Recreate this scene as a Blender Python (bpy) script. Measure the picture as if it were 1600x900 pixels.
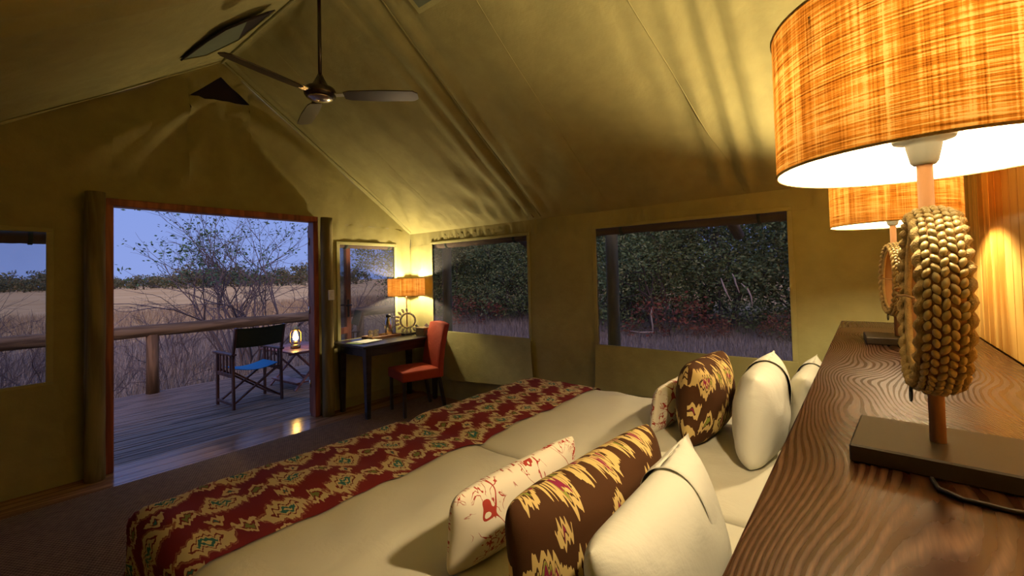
import bpy, bmesh, math, random
from mathutils import Vector, Matrix, noise
for o in list(bpy.data.objects): bpy.data.objects.remove(o)
sc = bpy.context.scene
col = sc.collection
PI = math.pi
R = math.radians
rnd = random.Random(7)

# ------------------------------------------------------------------ camera
def cam_setup():
    yaw, p, r = R(51.18), R(1.52), R(-1.42)
    f = Vector((math.sin(yaw)*math.cos(p), math.cos(yaw)*math.cos(p), math.sin(p)))
    rt = Vector((math.cos(yaw), -math.sin(yaw), 0)); up = rt.cross(f)
    c, s = math.cos(r), math.sin(r)
    rt, up = c*rt+s*up, c*up-s*rt
    cd = bpy.data.cameras.new('camera'); co = bpy.data.objects.new('camera', cd); col.objects.link(co)
    co.matrix_world = Matrix(((rt.x, up.x, -f.x, 0), (rt.y, up.y, -f.y, 0), (rt.z, up.z, -f.z, 1.48), (0, 0, 0, 1)))
    cd.sensor_width = 36; cd.lens = 688.5/1600*36; cd.shift_y = -38.7/1600
    cd.clip_start = .02; cd.clip_end = 3000
    sc.camera = co
cam_setup()
sc.view_settings.view_transform = 'Standard'
sc.view_settings.look = 'None'
sc.view_settings.gamma = 1
sc.view_settings.use_curve_mapping = False
sc.view_settings.exposure = 0.0
sc.cycles.use_denoising = True
sc.cycles.max_bounces = 8
sc.cycles.use_adaptive_sampling = True
sc.cycles.adaptive_threshold = .015
sc.cycles.transparent_max_bounces = 24
sc.cycles.sample_clamp_indirect = 4.0

# ------------------------------------------------------------------ dusk sky
BULB = 1550.0          # radiance of the lamp bulbs
w = bpy.data.worlds.new('dusk_sky'); sc.world = w; w.use_nodes = True
nt = w.node_tree; nt.nodes.clear()
wo = nt.nodes.new('ShaderNodeOutputWorld'); bg = nt.nodes.new('ShaderNodeBackground')
tc = nt.nodes.new('ShaderNodeTexCoord'); sp = nt.nodes.new('ShaderNodeSeparateXYZ'); cr = nt.nodes.new('ShaderNodeValToRGB')
nt.links.new(tc.outputs['Generated'], sp.inputs[0]); nt.links.new(sp.outputs['Z'], cr.inputs[0])
nt.links.new(cr.outputs[0], bg.inputs[0]); nt.links.new(bg.outputs[0], wo.inputs[0])
cr.color_ramp.elements[0].position = 0.0; cr.color_ramp.elements[0].color = (.27, .36, .76, 1)
cr.color_ramp.elements[1].position = 0.5; cr.color_ramp.elements[1].color = (.19, .31, .82, 1)
bg.inputs[1].default_value = 1.0
sd = bpy.data.lights.new('afterglow', 'SUN'); so = bpy.data.objects.new('afterglow', sd); col.objects.link(so)
sd.energy = 1.5; sd.angle = R(40); sd.color = (1, .60, .42); so.rotation_euler = (R(58), 0, R(-42)); so.location = (0, -8, 12)

# ------------------------------------------------------------------ mesh helpers
class MB:
    def __init__(s): s.v = []; s.f = []; s.uv = {}; s.flat = set()
    def add(s, vs, fs, uvs=None, flat=False):
        b = len(s.v); s.v += [tuple(x) for x in vs]
        for f in fs:
            if flat: s.flat.add(len(s.f))
            s.f.append(tuple(i+b for i in f))
        if uvs:
            for i, q in enumerate(uvs): s.uv[b+i] = q
        return s
    def box(s, a, b, m=None):
        (x0, y0, z0), (x1, y1, z1) = a, b
        vs = [Vector(q) for q in ((x0,y0,z0),(x1,y0,z0),(x1,y1,z0),(x0,y1,z0),(x0,y0,z1),(x1,y0,z1),(x1,y1,z1),(x0,y1,z1))]
        if m: vs = [m @ v for v in vs]
        return s.add(vs, [(0,3,2,1),(4,5,6,7),(0,1,5,4),(1,2,6,5),(2,3,7,6),(3,0,4,7)], flat=True)
    def bar(s, p, q, wx, wy, upv=(0,0,1)):
        p, q = Vector(p), Vector(q); d = (q-p).normalized(); u = Vector(upv)
        if abs(d.dot(u)) > .98: u = Vector((0,1,0))
        a = d.cross(u).normalized(); b = a.cross(d)
        vs = []
        for c in (p, q):
            for sx, sy in ((-1,-1),(1,-1),(1,1),(-1,1)): vs.append(c+a*sx*wx/2+b*sy*wy/2)
        return s.add(vs, [(0,1,2,3),(7,6,5,4),(0,4,5,1),(1,5,6,2),(2,6,7,3),(3,7,4,0)], flat=True)
    def tube(s, pts, r, n=8, cap=True):
        pts = [Vector(p) for p in pts]; rs = r if isinstance(r, (list, tuple)) else [r]*len(pts)
        vs = []; pa = None; L = 0; uvs = []
        for i, p in enumerate(pts):
            d = (pts[min(i+1, len(pts)-1)]-pts[max(i-1, 0)])
            if i: L += (p-pts[i-1]).length
            if d.length < 1e-9: d = Vector((0,0,1))
            d.normalize()
            a = pa - d*pa.dot(d) if pa is not None else (Vector((0,0,1)) if abs(d.z) < .9 else Vector((1,0,0))).cross(d)
            if a.length < 1e-6: a = d.orthogonal()
            a.normalize(); pa = a; b = d.cross(a)
            for k in range(n):
                t = 2*PI*k/n; vs.append(p+(a*math.cos(t)+b*math.sin(t))*rs[i]); uvs.append((k/n, L))
        fs = []
        for i in range(len(pts)-1):
            for k in range(n):
                k2 = (k+1) % n; fs.append((i*n+k, i*n+k2, (i+1)*n+k2, (i+1)*n+k))
        if cap:
            fs.append(tuple(range(n-1, -1, -1))); fs.append(tuple(range((len(pts)-1)*n, len(pts)*n)))
        return s.add(vs, fs, uvs)
    def lathe(s, prof, n=24, c=(0,0,0), m=None):
        vs = []; fs = []; uvs = []
        for i, (r, z) in enumerate(prof):
            for k in range(n):
                t = 2*PI*k/n; v = Vector((c[0]+r*math.cos(t), c[1]+r*math.sin(t), c[2]+z)); vs.append(m @ v if m else v); uvs.append((k/n, z))
        for i in range(len(prof)-1):
            for k in range(n):
                k2 = (k+1) % n; fs.append((i*n+k, i*n+k2, (i+1)*n+k2, (i+1)*n+k))
        if prof[0][0] > 1e-5: fs.append(tuple(range(n-1, -1, -1)))
        if prof[-1][0] > 1e-5: fs.append(tuple(range((len(prof)-1)*n, len(prof)*n)))
        return s.add(vs, fs, uvs)
    def grid(s, nu, nv, fn, uvfn=None):
        vs = [fn(i/nu, j/nv) for j in range(nv+1) for i in range(nu+1)]
        uvs = [uvfn(i/nu, j/nv) for j in range(nv+1) for i in range(nu+1)] if uvfn else None
        fs = [(j*(nu+1)+i, j*(nu+1)+i+1, (j+1)*(nu+1)+i+1, (j+1)*(nu+1)+i) for j in range(nv) for i in range(nu)]
        return s.add(vs, fs, uvs)
    def prism(s, poly, y0, y1, m=None):   # polygon in x,z extruded along y
        n = len(poly); vs = [Vector((x, y0, z)) for x, z in poly]+[Vector((x, y1, z)) for x, z in poly]
        if m: vs = [m @ v for v in vs]
        fs = [tuple(range(n)), tuple(range(2*n-1, n-1, -1))]+[(i, i+n, (i+1) % n+n, (i+1) % n) for i in range(n)]
        return s.add(vs, fs, flat=True)
    def mesh(s, name, mat, smooth=True, weld=False):
        me = bpy.data.meshes.new(name); me.from_pydata(s.v, [], s.f)
        if s.uv:
            ul = me.uv_layers.new(name='UVMap')
            for l in me.loops: ul.data[l.index].uv = s.uv.get(l.vertex_index, (0, 0))
        for i, p in enumerate(me.polygons): p.use_smooth = smooth and i not in s.flat
        bm = bmesh.new(); bm.from_mesh(me)
        if weld: bmesh.ops.remove_doubles(bm, verts=bm.verts, dist=.0005)
        if s.recalc: bmesh.ops.recalc_face_normals(bm, faces=bm.faces)
        bm.to_mesh(me); bm.free()
        if mat: me.materials.append(MAT[mat] if isinstance(mat, str) else mat)
        return me
    recalc = True
    def build(s, name, mat, parent=None, bev=0, smooth=True, weld=False, loc=None, rot=None, seg=1):
        o = bpy.data.objects.new(name, s.mesh(name, mat, smooth, weld)); col.objects.link(o)
        if parent: o.parent = parent
        if loc: o.location = loc
        if rot: o.rotation_euler = rot
        if bev:
            b = o.modifiers.new('bevel', 'BEVEL'); b.width = bev; b.segments = seg; b.limit_method = 'ANGLE'; b.angle_limit = R(40)
        return o
def tag(o, label, cat, group=None):
    o['label'] = label; o['category'] = cat
    if group: o['group'] = group
    return o
def thing(name, label, cat, loc=(0,0,0), rz=0, group=None):
    o = bpy.data.objects.new(name, None); col.objects.link(o); o.location = loc; o.rotation_euler = (0,0,rz); o.empty_display_size = .1
    return tag(o, label, cat, group)
def struct(o): o['kind'] = 'structure'; return o
def stuff(o): o['kind'] = 'stuff'; return o
def copy_tree(o, parent=None, label=None):
    c = o.copy(); col.objects.link(c); c.parent = parent
    if label: c['label'] = label
    for ch in list(o.children): copy_tree(ch, c)
    return c
def inst(name, me, parent=None, loc=(0,0,0), rot=(0,0,0), scale=(1,1,1)):
    o = bpy.data.objects.new(name, me); col.objects.link(o); o.parent = parent; o.location = loc; o.rotation_euler = rot; o.scale = scale
    return o
def nz(x, y=0., z=0.): return noise.noise(Vector((x, y, z)))
def sst(a, b, x): t = max(0., min(1., (x-a)/(b-a))); return t*t*(3-2*t)

# ------------------------------------------------------------------ node helpers
class N:                                   # tiny expression layer over Math nodes
    def __init__(s, nt, sock): s.nt = nt; s.s = sock
    def _m(s, op, *a):
        n = s.nt.nodes.new('ShaderNodeMath'); n.operation = op
        for i, x in enumerate((s,)+a):
            if isinstance(x, N): s.nt.links.new(x.s, n.inputs[i])
            else: n.inputs[i].default_value = x
        return N(s.nt, n.outputs[0])
    def __add__(s, o): return s._m('ADD', o)
    __radd__ = __add__
    def __sub__(s, o): return s._m('SUBTRACT', o)
    def __rsub__(s, o): return (s*-1)+o
    def __mul__(s, o): return s._m('MULTIPLY', o)
    __rmul__ = __mul__
    def __truediv__(s, o): return s._m('DIVIDE', o)
    def sin(s): return s._m('SINE')
    def abs(s): return s._m('ABSOLUTE')
    def floor(s): return s._m('FLOOR')
    def fract(s): return s._m('FRACT')
    def pow(s, o): return s._m('POWER', o)
    def lt(s, o): return s._m('LESS_THAN', o)
    def gt(s, o): return s._m('GREATER_THAN', o)
    def min(s, o): return s._m('MINIMUM', o)
    def max(s, o): return s._m('MAXIMUM', o)
    def sqrt(s): return s._m('SQRT')
    def mod(s, o): return s._m('FLOORED_MODULO', o)
    def ss(s, a, b):
        n = s.nt.nodes.new('ShaderNodeMapRange'); n.interpolation_type = 'SMOOTHSTEP'
        s.nt.links.new(s.s, n.inputs[0]); n.inputs[1].default_value = a; n.inputs[2].default_value = b
        return N(s.nt, n.outputs[0])
class G:                                   # a material under construction
    def __init__(s, name, rough=.8, spec=.3):
        s.m = bpy.data.materials.new(name); s.m.use_nodes = True; s.nt = s.m.node_tree
        s.b = s.nt.nodes['Principled BSDF']; s.out = s.nt.nodes['Material Output']
        s.b.inputs['Roughness'].default_value = rough; s.b.inputs['Specular IOR Level'].default_value = spec
        MAT[name] = s.m
    def node(s, t, **k):
        n = s.nt.nodes.new(t)
        for a, b in k.items(): setattr(n, a, b)
        return n
    def link(s, a, b): s.nt.links.new(a.s if isinstance(a, N) else a, b)
    def coords(s, kind='Object'):
        n = s.node('ShaderNodeTexCoord'); q = s.node('ShaderNodeSeparateXYZ'); s.link(n.outputs[kind], q.inputs[0])
        return [N(s.nt, q.outputs[i]) for i in range(3)]
    def vec(s, x, y, z=0.):
        n = s.node('ShaderNodeCombineXYZ')
        for i, a in enumerate((x, y, z)):
            if isinstance(a, N): s.link(a, n.inputs[i])
            else: n.inputs[i].default_value = a
        return n.outputs[0]
    def noise(s, v, scale=1., detail=2., rough=.5, dist=0.):
        n = s.node('ShaderNodeTexNoise'); s.link(v, n.inputs['Vector'])
        n.inputs['Scale'].default_value = scale; n.inputs['Detail'].default_value = detail; n.inputs['Roughness'].default_value = rough; n.inputs['Distortion'].default_value = dist
        return N(s.nt, n.outputs[0])
    def voro(s, v, scale=1.):
        n = s.node('ShaderNodeTexVoronoi'); s.link(v, n.inputs['Vector']); n.inputs['Scale'].default_value = scale
        return N(s.nt, n.outputs['Distance']), n
    def ramp(s, fac, stops):
        n = s.node('ShaderNodeValToRGB'); e = n.color_ramp.elements
        while len(e) < len(stops): e.new(.5)
        for i, (p, c) in enumerate(stops): e[i].position = p; e[i].color = (*c, 1)
        s.link(fac, n.inputs[0]); return n.outputs[0]
    def mix(s, fac, a, b):
        n = s.node('ShaderNodeMix', data_type='RGBA')
        for i, x in ((0, fac), (6, a), (7, b)):
            if isinstance(x, (N,)): s.link(x, n.inputs[i])
            elif isinstance(x, tuple): n.inputs[i].default_value = (*x, 1)
            elif isinstance(x, (int, float)): n.inputs[i].default_value = x
            else: s.link(x, n.inputs[i])
        return n.outputs[2]
    def color(s, c):
        if isinstance(c, tuple): s.b.inputs['Base Color'].default_value = (*c, 1)
        else: s.link(c, s.b.inputs['Base Color'])
        return s
    def bump(s, h, strength=.3, dist=.01):
        n = s.node('ShaderNodeBump'); s.link(h, n.inputs['Height']); n.inputs['Strength'].default_value = strength; n.inputs['Distance'].default_value = dist
        s.link(n.outputs[0], s.b.inputs['Normal']); return s
    def rough(s, x): s.link(x, s.b.inputs['Roughness']); return s
MAT = {}
def plain(name, c, rough=.7, var=.12, scale=6., spec=.3, metal=0, bump=0.):
    g = G(name, rough, spec); x, y, z = g.coords(); v = g.vec(x, y, z)
    n = g.noise(v, scale, 3)
    g.color(g.mix(n, tuple(k*(1-var) for k in c), tuple(min(1, k*(1+var)) for k in c)))
    g.b.inputs['Metallic'].default_value = metal
    if bump: g.bump(g.noise(v, scale*8, 2), bump, .005)
    return g

# canvas
def canvas(name, c, stain=.25):
    g = G(name, .85, .15); x, y, z = g.coords(); v = g.vec(x, y, z)
    n1 = g.noise(v, 1.3, 4, .6); n2 = g.noise(v, 9, 3)
    f = n1*.7+n2*.3
    g.color(g.ramp(f, [(.3, tuple(k*(1-stain) for k in c)), (.7, tuple(k*(1+stain*.4) for k in c))]))
    weave = (x*900).sin()*(y*900).sin()+(z*900).sin()
    g.bump(g.noise(v, 5, 4, .6)*1.0+weave*.004, .35, .03)
canvas('canvas', (.390, .362, .155)); canvas('canvas_hem', (.44, .43, .20)); canvas('canvas_dark', (.26, .17, .10)); canvas('canvas_green', (.10, .12, .07))
plain('vent_gauze', (.025, .018, .018), .9); plain('vent_gauze_green', (.16, .19, .13), .9)
# gauze screens: mostly see-through
g = G('gauze'); x, y, z = g.coords()
tr = g.node('ShaderNodeBsdfTransparent'); tr.inputs[0].default_value = (.88, .90, .94, 1); df = g.node('ShaderNodeBsdfDiffuse'); df.inputs[0].default_value = (.12, .12, .13, 1)
th = ((x*420).sin().abs().pow(3)).max((z*420).sin().abs().pow(3)).max((y*420).sin().abs().pow(3))
mx = g.node('ShaderNodeMixShader'); g.link(g.noise(g.vec(x, y, z), 3, 2)*.08+.12, mx.inputs[0]); g.link(tr.outputs[0], mx.inputs[1]); g.link(df.outputs[0], mx.inputs[2]); g.link(mx.outputs[0], g.out.inputs[0])

# woods
def wood(name, dark, light, axis='x', freq=60., warp=.8, rough=.4, spec=.5, bump=.15, ring=1.2):
    g = G(name, rough, spec); c = dict(zip('xyz', g.coords()))
    a = c.pop(axis); p, q = c.values()
    info = g.node('ShaderNodeObjectInfo'); rv = N(g.nt, info.outputs['Random'])
    v = g.vec(a*.6+rv*37, p*5, q*5)
    n = g.noise(v, ring, 3, .55, .4)
    r = ((n*warp+p*.35+q*.2)*freq).sin()*.5+.5
    fine = g.noise(g.vec(a*6+rv*11, p*160, q*160), 1, 2)
    f = r*.55+fine*.35+rv*.15
    g.color(g.ramp(f, [(.15, dark), (.8, light)])); g.bump(f, bump, .004)
    return g
wood('pine', (.50, .21, .03), (.88, .52, .13), 'z', 26, 1.0, .32, .5, .05, .8)
wood('floor_wood', (.20, .09, .035), (.42, .22, .09), 'x', 60, .5, .16, .6, .03)
wood('deck_wood', (.12, .08, .05), (.28, .19, .125), 'x', 40, .7, .6, .3, .5)
wood('door_wood', (.16, .035, .015), (.36, .10, .04), 'z', 50, .6, .4, .5, .1)
wood('log_wood', (.10, .065, .035), (.26, .18, .10), 'x', 30, .8, .75, .2, .4)
wood('post_wood', (.13, .105, .04), (.27, .23, .095), 'z', 26, .8, .7, .2, .5)
wood('rail_post_wood', (.10, .06, .03), (.26, .165, .09), 'z', 26, .8, .7, .2, .5)
wood('chair_wood', (.055, .02, .012), (.15, .06, .035), 'z', 50, .6, .45, .4, .1)
wood('table_wood', (.10, .03, .025), (.26, .10, .07), 'x', 50, .6, .35, .5, .1)
wood('desk_wood', (.008, .007, .007), (.03, .025, .022), 'x', 50, .6, .28, .5, .05)
wood('fan_board', (.06, .015, .01), (.14, .04, .02), 'x', 50, .6, .5, .3, .1)
wood('tray_wood', (.22, .10, .03), (.45, .25, .09), 'x', 50, .6, .4, .4, .1)
# the dark counter top: flat sawn figure of pale lines
g = G('counter_wood', .34, .22); x, y, z = g.coords(); v = g.vec(x*.9, y*2.2, z)
big = g.noise(v, 1.3, 1.0, .4, .15)
jit = g.noise(g.vec(x*3, y*30, z), 1, 3, .7)
rings = ((big*.30+y*.62+jit*.006)*780).sin()*.5+.5
pores = g.noise(g.vec(x*16, y*240, z), 1, 2, .6)
line = rings.pow(3.)*(pores.ss(.25, .75)*.75+.25)
tone = g.noise(v, 3, 2)
base = g.mix(tone, (.014, .0045, .002), (.034, .011, .004))
g.color(g.mix((line*.62).min(1.), base, (.125, .062, .030))); g.bump(rings*-1, .06, .002); g.rough(rings*.10+.24)

# sisal carpet
g = G('sisal', .95, .1); x, y, z = g.coords()
u = x*55; r2 = (y*55).floor().mod(2.)*.5
k = ((u+r2).fract()-.5).abs(); k2 = ((y*55).fract()-.5).abs()
h = (1-k*2).max(0.)*(1-k2*2).max(0.)
n = g.noise(g.vec(x, y, z), 30, 3)
g.color(g.ramp(h*.7+n*.4, [(.1, (.09, .05, .025)), (.75, (.36, .23, .12))])); g.bump(h, .8, .006)

# linen and fabrics
def linen(name, c, rough=.8):
    g = G(name, rough, .2); x, y, z = g.coords(); v = g.vec(x, y, z)
    g.color(g.mix(g.noise(v, 4, 2), tuple(k*.93 for k in c), c)); g.bump(g.noise(v, 7, 4, .6, .6)+g.noise(v, 300, 1)*.03, .22, .03); return g
linen('white_linen', (.72, .70, .59)); linen('duvet_linen', (.63, .595, .47)); linen('mattress_cloth', (.5, .45, .36))
linen('orange_fabric', (.38, .055, .018)); linen('teal_fabric', (.02, .22, .42)); linen('dark_canvas_fabric', (.035, .045, .022))
def ikat(name, bgc, cream, centre, accent, cu, cv, jag, swap=False, ringed=True, tint=(.3, .3, .3), sz=1.):
    g = G(name, .85, .15); u, v, _ = g.coords('UV')
    if swap: u, v = v, u
    fine = g.noise(g.vec(u*90, v*4), 1, 1); mid = g.noise(g.vec(u*22, v*3), 1, 1)
    wob = g.noise(g.vec(u*5, v*5, 3.), 1, 2)
    v2 = v+(fine-.5)*jag+(mid-.5)*jag*1.2; u2 = u+(wob-.5)*.06
    def cell(ou, ov, su, sv):
        b = (v2/cv+ov); row = b.floor(); a = u2/cu+ou+row.mod(2.)*.5
        fu = (a.fract()-.5)*2; fv = (b.fract()-.5)*2; idn = (a.floor()*12.9+row*78.2).sin().abs()
        dc = ((fu/su).pow(2.)+(fv/sv).pow(2.)).sqrt(); dd = (fu/su).abs()+(fv/sv).abs()
        return dc*.55+dd*.45, idn, fu
    d, idn, fu = cell(0, 0, .66*sz, .74*sz)
    c = g.mix(wob, bgc, tuple(k*1.25 for k in bgc))
    d2, id2, _f = cell(.5, .0, .42*sz, .46*sz)
    c = g.mix(d2.lt(1.)*d2.gt(.55), c, cream); c = g.mix(d2.lt(.36), c, accent)
    d3, id3, _f = cell(.25, .5, .26*sz, .34*sz)
    c = g.mix(d3.lt(1.)*d3.gt(.40), c, cream); c = g.mix(d3.lt(.25), c, centre)
    if ringed: c = g.mix(d.lt(1.14)*d.gt(1.03), c, tint)
    c = g.mix(d.lt(.98), c, cream)
    c = g.mix(d.lt(.60)*d.gt(.50), c, bgc)
    c = g.mix(d.lt(.46), c, g.mix(id2.gt(.5), accent, cream))
    c = g.mix(d.lt(.34), c, centre)
    c = g.mix(d.lt(.15), c, cream)
    g.color(c); g.bump(g.noise(g.vec(u*400, v*400), 1, 1), .15, .002)
ikat('ikat_red', (.15, .014, .014), (.62, .50, .27), (.03, .14, .13), (.17, .20, .05), .235, .215, .085, tint=(.30, .12, .07))
ikat('ikat_brown', (.050, .020, .007), (.60, .44, .17), (.22, .02, .06), (.22, .26, .04), .21, .22, .12, tint=(.060, .024, .008), sz=.92)
g = G('embroidered', .85, .15); u, v, _ = g.coords('UV'); q = g.vec(u, v)
mask = g.noise(g.vec(u, v, 9.), 9, 1).ss(.48, .52)
n = g.noise(q, 16, 2, .5, 1.2); ln = ((n-.5).abs()).lt(.014); n2 = g.noise(g.vec(u, v, 4.), 30, 2, .5, .8); fill = n2.gt(.53)*n2.lt(.60)*g.noise(g.vec(u, v, 9.), 9, 1).ss(.56, .60)
vine = ((g.noise(g.vec(u, v, 2.), 5, 1)-.5).abs()).lt(.003)
red = ((ln*mask).max(fill)).max(vine)
g.color(g.mix(red, (.76, .69, .55), (.36, .045, .03)))

# lamp shade: raffia outside, white lining inside, a little light passes through
def shade_mat(name, through):
    g = G(name); u, v, _ = g.coords('UV')
    a = g.noise(g.vec(u*260, v*3), 1, 2, .6); b = g.noise(g.vec(u*7, v*330), 1, 3, .65); b2 = g.noise(g.vec(u*2.5, v*60), 1, 2); a2 = g.noise(g.vec(u*34, v*.3), 1, 1)
    thick = a*.60+b*1.15+b2*.35+a2.ss(.3, .7)*.14-.24
    lightc = g.ramp(thick, [(.64, (.13, .028, .002)), (.90, (.80, .26, .022)), (1.0, (1.0, .60, .16))])
    difc = g.ramp(thick, [(.55, (.30, .13, .03)), (1.0, (.75, .50, .20))])
    geo = g.node('ShaderNodeNewGeometry')
    dc = g.mix(N(g.nt, geo.outputs['Backfacing']), difc, (.85, .80, .68))
    d = g.node('ShaderNodeBsdfDiffuse'); g.link(dc, d.inputs[0])
    t = g.node('ShaderNodeBsdfTranslucent'); g.link(lightc, t.inputs[0])
    m = g.node('ShaderNodeMixShader'); m.inputs[0].default_value = through
    g.link(d.outputs[0], m.inputs[1]); g.link(t.outputs[0], m.inputs[2]); g.link(m.outputs[0], g.out.inputs[0])
shade_mat('raffia', .036)
def emit(name, c, s):
    g = G(name); e = g.node('ShaderNodeEmission'); e.inputs[0].default_value = (*c, 1); e.inputs[1].default_value = s; g.link(e.outputs[0], g.out.inputs[0])
emit('bulb', (1, .76, .44), BULB); emit('flame', (1, .55, .12), 60.)
plain('black_base', (.030, .023, .018), .5, spec=.45); plain('black_plastic', (.012, .012, .013), .4); plain('white_plastic', (.7, .68, .6), .4)
plain('lamp_pole', (.46, .25, .13), .5); plain('socket_grey', (.20, .21, .20), .45); plain('fan_dark', (.020, .010, .007), .25, spec=.6); plain('fan_blade', (.045, .032, .026), .3, spec=.6)
plain('fan_chrome', (.6, .55, .48), .2, metal=1); plain('steel', (.62, .60, .56), .18, metal=1); plain('brass', (.50, .33, .12), .35, metal=1)
plain('shell', (.46, .37, .16), .35, .45, 60, spec=.5); plain('shell_pale', (.74, .70, .58), .4, .25, 30); plain('cord_twine', (.42, .31, .13), .9, .35, 60, bump=.6); plain('leather', (.34, .19, .07), .7); plain('tissue_wicker', (.22, .16, .07), .8, .5, 60, bump=.6)
plain('paper', (.72, .74, .58), .6); plain('paper_green', (.30, .42, .12), .6)
plain('bark', (.13, .10, .085), .9, .35, 9); plain('twig', (.19, .15, .14), .9, .35, 3); plain('dead_wood', (.62, .48, .36), .8, .2, 5)
def glassy(name, c, alpha):
    g = G(name, .05, .5); g.color(c); tr = g.node('ShaderNodeBsdfTransparent'); tr.inputs[0].default_value = (.95, .97, .97, 1)
    gl = g.node('ShaderNodeBsdfGlossy'); gl.inputs[1].default_value = .04; gl.inputs[0].default_value = (*c, 1)
    lw = g.node('ShaderNodeLayerWeight'); lw.inputs[0].default_value = .35
    m = g.node('ShaderNodeMixShader'); g.link(N(g.nt, lw.outputs['Fresnel'])*.7+alpha, m.inputs[0]); g.link(tr.outputs[0], m.inputs[1]); g.link(gl.outputs[0], m.inputs[2]); g.link(m.outputs[0], g.out.inputs[0])
glassy('glass', (.9, .95, .95), .04)
def leafmat(name, a, b, c=None):
    g = G(name, .7, .2); geo = g.node('ShaderNodeNewGeometry'); r = N(g.nt, geo.outputs['Random Per Island'])
    g.color(g.ramp(r, [(0., a), (.6, b), (1., c or b)])); return g
leafmat('leaf_green', (.08, .13, .045), (.21, .29, .10), (.34, .35, .14)); leafmat('leaf_far', (.10, .12, .06), (.17, .19, .09), (.28, .20, .10)); leafmat('leaf_red', (.15, .045, .03), (.30, .09, .05), (.24, .12, .07))
leafmat('grass_dry', (.26, .19, .12), (.50, .38, .22), (.62, .50, .30)); leafmat('leaf_bush', (.05, .11, .06), (.10, .19, .09)); leafmat('grass_grey', (.20, .17, .15), (.38, .32, .26), (.50, .42, .32))
g = G('ground', .95, .1); x, y, z = g.coords(); v = g.vec(x, y, z)
far = ((x*x+y*y).sqrt()).ss(14, 30)
n = g.noise(v, .25, 4, .6); n2 = g.noise(v, 3, 4, .7)
near = g.ramp(n2*.6+n*.4, [(.3, (.16, .13, .11)), (.7, (.36, .29, .22))])
fc = g.ramp(g.noise(v, .06, 4, .65)*.6+g.noise(g.vec(x*.3, y*.3, z), .8, 4, .7)*.4, [(.35, (.70, .43, .15)), (.65, (.92, .62, .26))])
g.color(g.mix(far, near, fc)); g.bump(n2, .6, .1)

# ================================================================== the tent shell
XL, XR, YF, YB, RX, RZ, EZ = -.67, 3.71, 4.72, -2.6, 1.52, 3.575, 2.05
SL = (RZ-EZ)/(XR-RX)
def roofz(x): return RZ-SL*abs(x-RX)
RIBS = [YF, 2.66, .66, -1.4]
def patch(mb, a, b, c, d, fn, step=.06):       # corners as 2-D points, counter-clockwise; fn maps to 3-D
    a, b, c, d = [Vector(p) for p in (a, b, c, d)]
    nu = max(1, int(max((b-a).length, (c-d).length)/step)); nv = max(1, int(max((d-a).length, (c-b).length)/step))
    mb.grid(nu, nv, lambda s, t: fn(a.lerp(b, s).lerp(d.lerp(c, s), t)))
def line_fold(p, a, b, amp=.065, wd=.04):
    a, b = Vector(a), Vector(b); ab = b-a; t = max(0., min(1., (p-a).dot(ab)/ab.dot(ab)))
    return amp*math.exp(-((p-(a+ab*t)).length/(wd*(1+t)))**2)*(1-t)**.5
def fwd(p):
    x, z = p.x, p.y
    dx, dz = x-RX, z-3.25
    r = math.hypot(dx, dz); ang = math.atan2(dx, -dz)
    ray = .034*math.exp(-((r-.55)/.55)**2)*math.sin(ang*13+2.5*nz(ang*3, 1))*sst(2.08, 2.4, z)*sst(0, .25, roofz(x)-z)
    corner = .030*sst(.55, 0, XR-x)*math.sin((x+z*.12)*34)*sst(2.06, 1.85, z)*sst(0, .1, XR-x)
    gather = .014*math.sin(x*70+3*nz(x*6))*math.exp(-abs(z-2.0)/.10)*sst(2.4, 2.55, x)*sst(0, .08, abs(z-1.88))
    soft = .012*nz(x*1.6, z*1.6, 5.)*sst(0, .15, XR-x)+line_fold(p, (1.173, 3.102), (.486, 2.401))+line_fold(p, (1.327, 3.148), (.769, 2.379))
    return Vector((x, YF-ray-corner-gather-soft, z))
def rwd(p):
    y, z = p.x, p.y
    d1 = min(abs(y-b) for b in (YF, 2.37, .3))
    gather = .018*math.sin(y*64+3*nz(y*5))*math.exp(-abs(z-1.98)/.10)*sst(0, .1, EZ-z)
    drape = .026*math.sin((y+z*.15)*26+2*nz(y*3, z))*sst(.5, .05, YF-y)*sst(0, .1, YF-y)*sst(EZ, 1.8, z)
    soft = .016*nz(y*1.3, z*1.2, 9.)*sst(0, .15, EZ-z)
    return Vector((XR-gather-drape-soft, y, z))
mb = MB()
cx = [XL, -.30, .375, .74, 1.26, RX, 1.77, 2.38, 2.70, 3.45, XR]
for i in range(len(cx)-1):
    a, b = cx[i], cx[i+1]
    P = lambda x0, z0, x1, z1, x2, z2, x3, z3: patch(mb, (x0, z0), (x1, z1), (x2, z2), (x3, z3), fwd)
    if not (a >= .73 and b <= 2.39): 
        P(a, 0, b, 0, b, .78, a, .78)
        if i not in (1, 8): P(a, .78, b, .78, b, 1.88, a, 1.88)
        P(a, 1.88, b, 1.88, b, 2.11 if roofz(b) > 2.11 else EZ, a, 2.11 if roofz(a) > 2.11 else EZ)
    za, zb = roofz(a), roofz(b)
    if i == 4: P(a, 2.11, b, 2.11, b, 3.20, a, 3.17); P(a, 3.17, b, 3.43, b, zb, a, za)
    elif i == 5: P(a, 2.11, b, 2.11, b, 3.23, a, 3.20); P(a, 3.43, b, 3.23, b, zb, a, za)
    else:
        P(a, min(2.11, za), b, min(2.11, zb), b, zb, a, za)
wall_front = struct(mb.build('wall_front', 'canvas', weld=True))
vg = MB(); vg.prism([(1.10, 3.02), (1.94, 3.10), (1.56, 3.50), (1.48, 3.50)], YF+.035, YF+.04); vg.build('vent_gauze', 'vent_gauze', wall_front)
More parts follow.
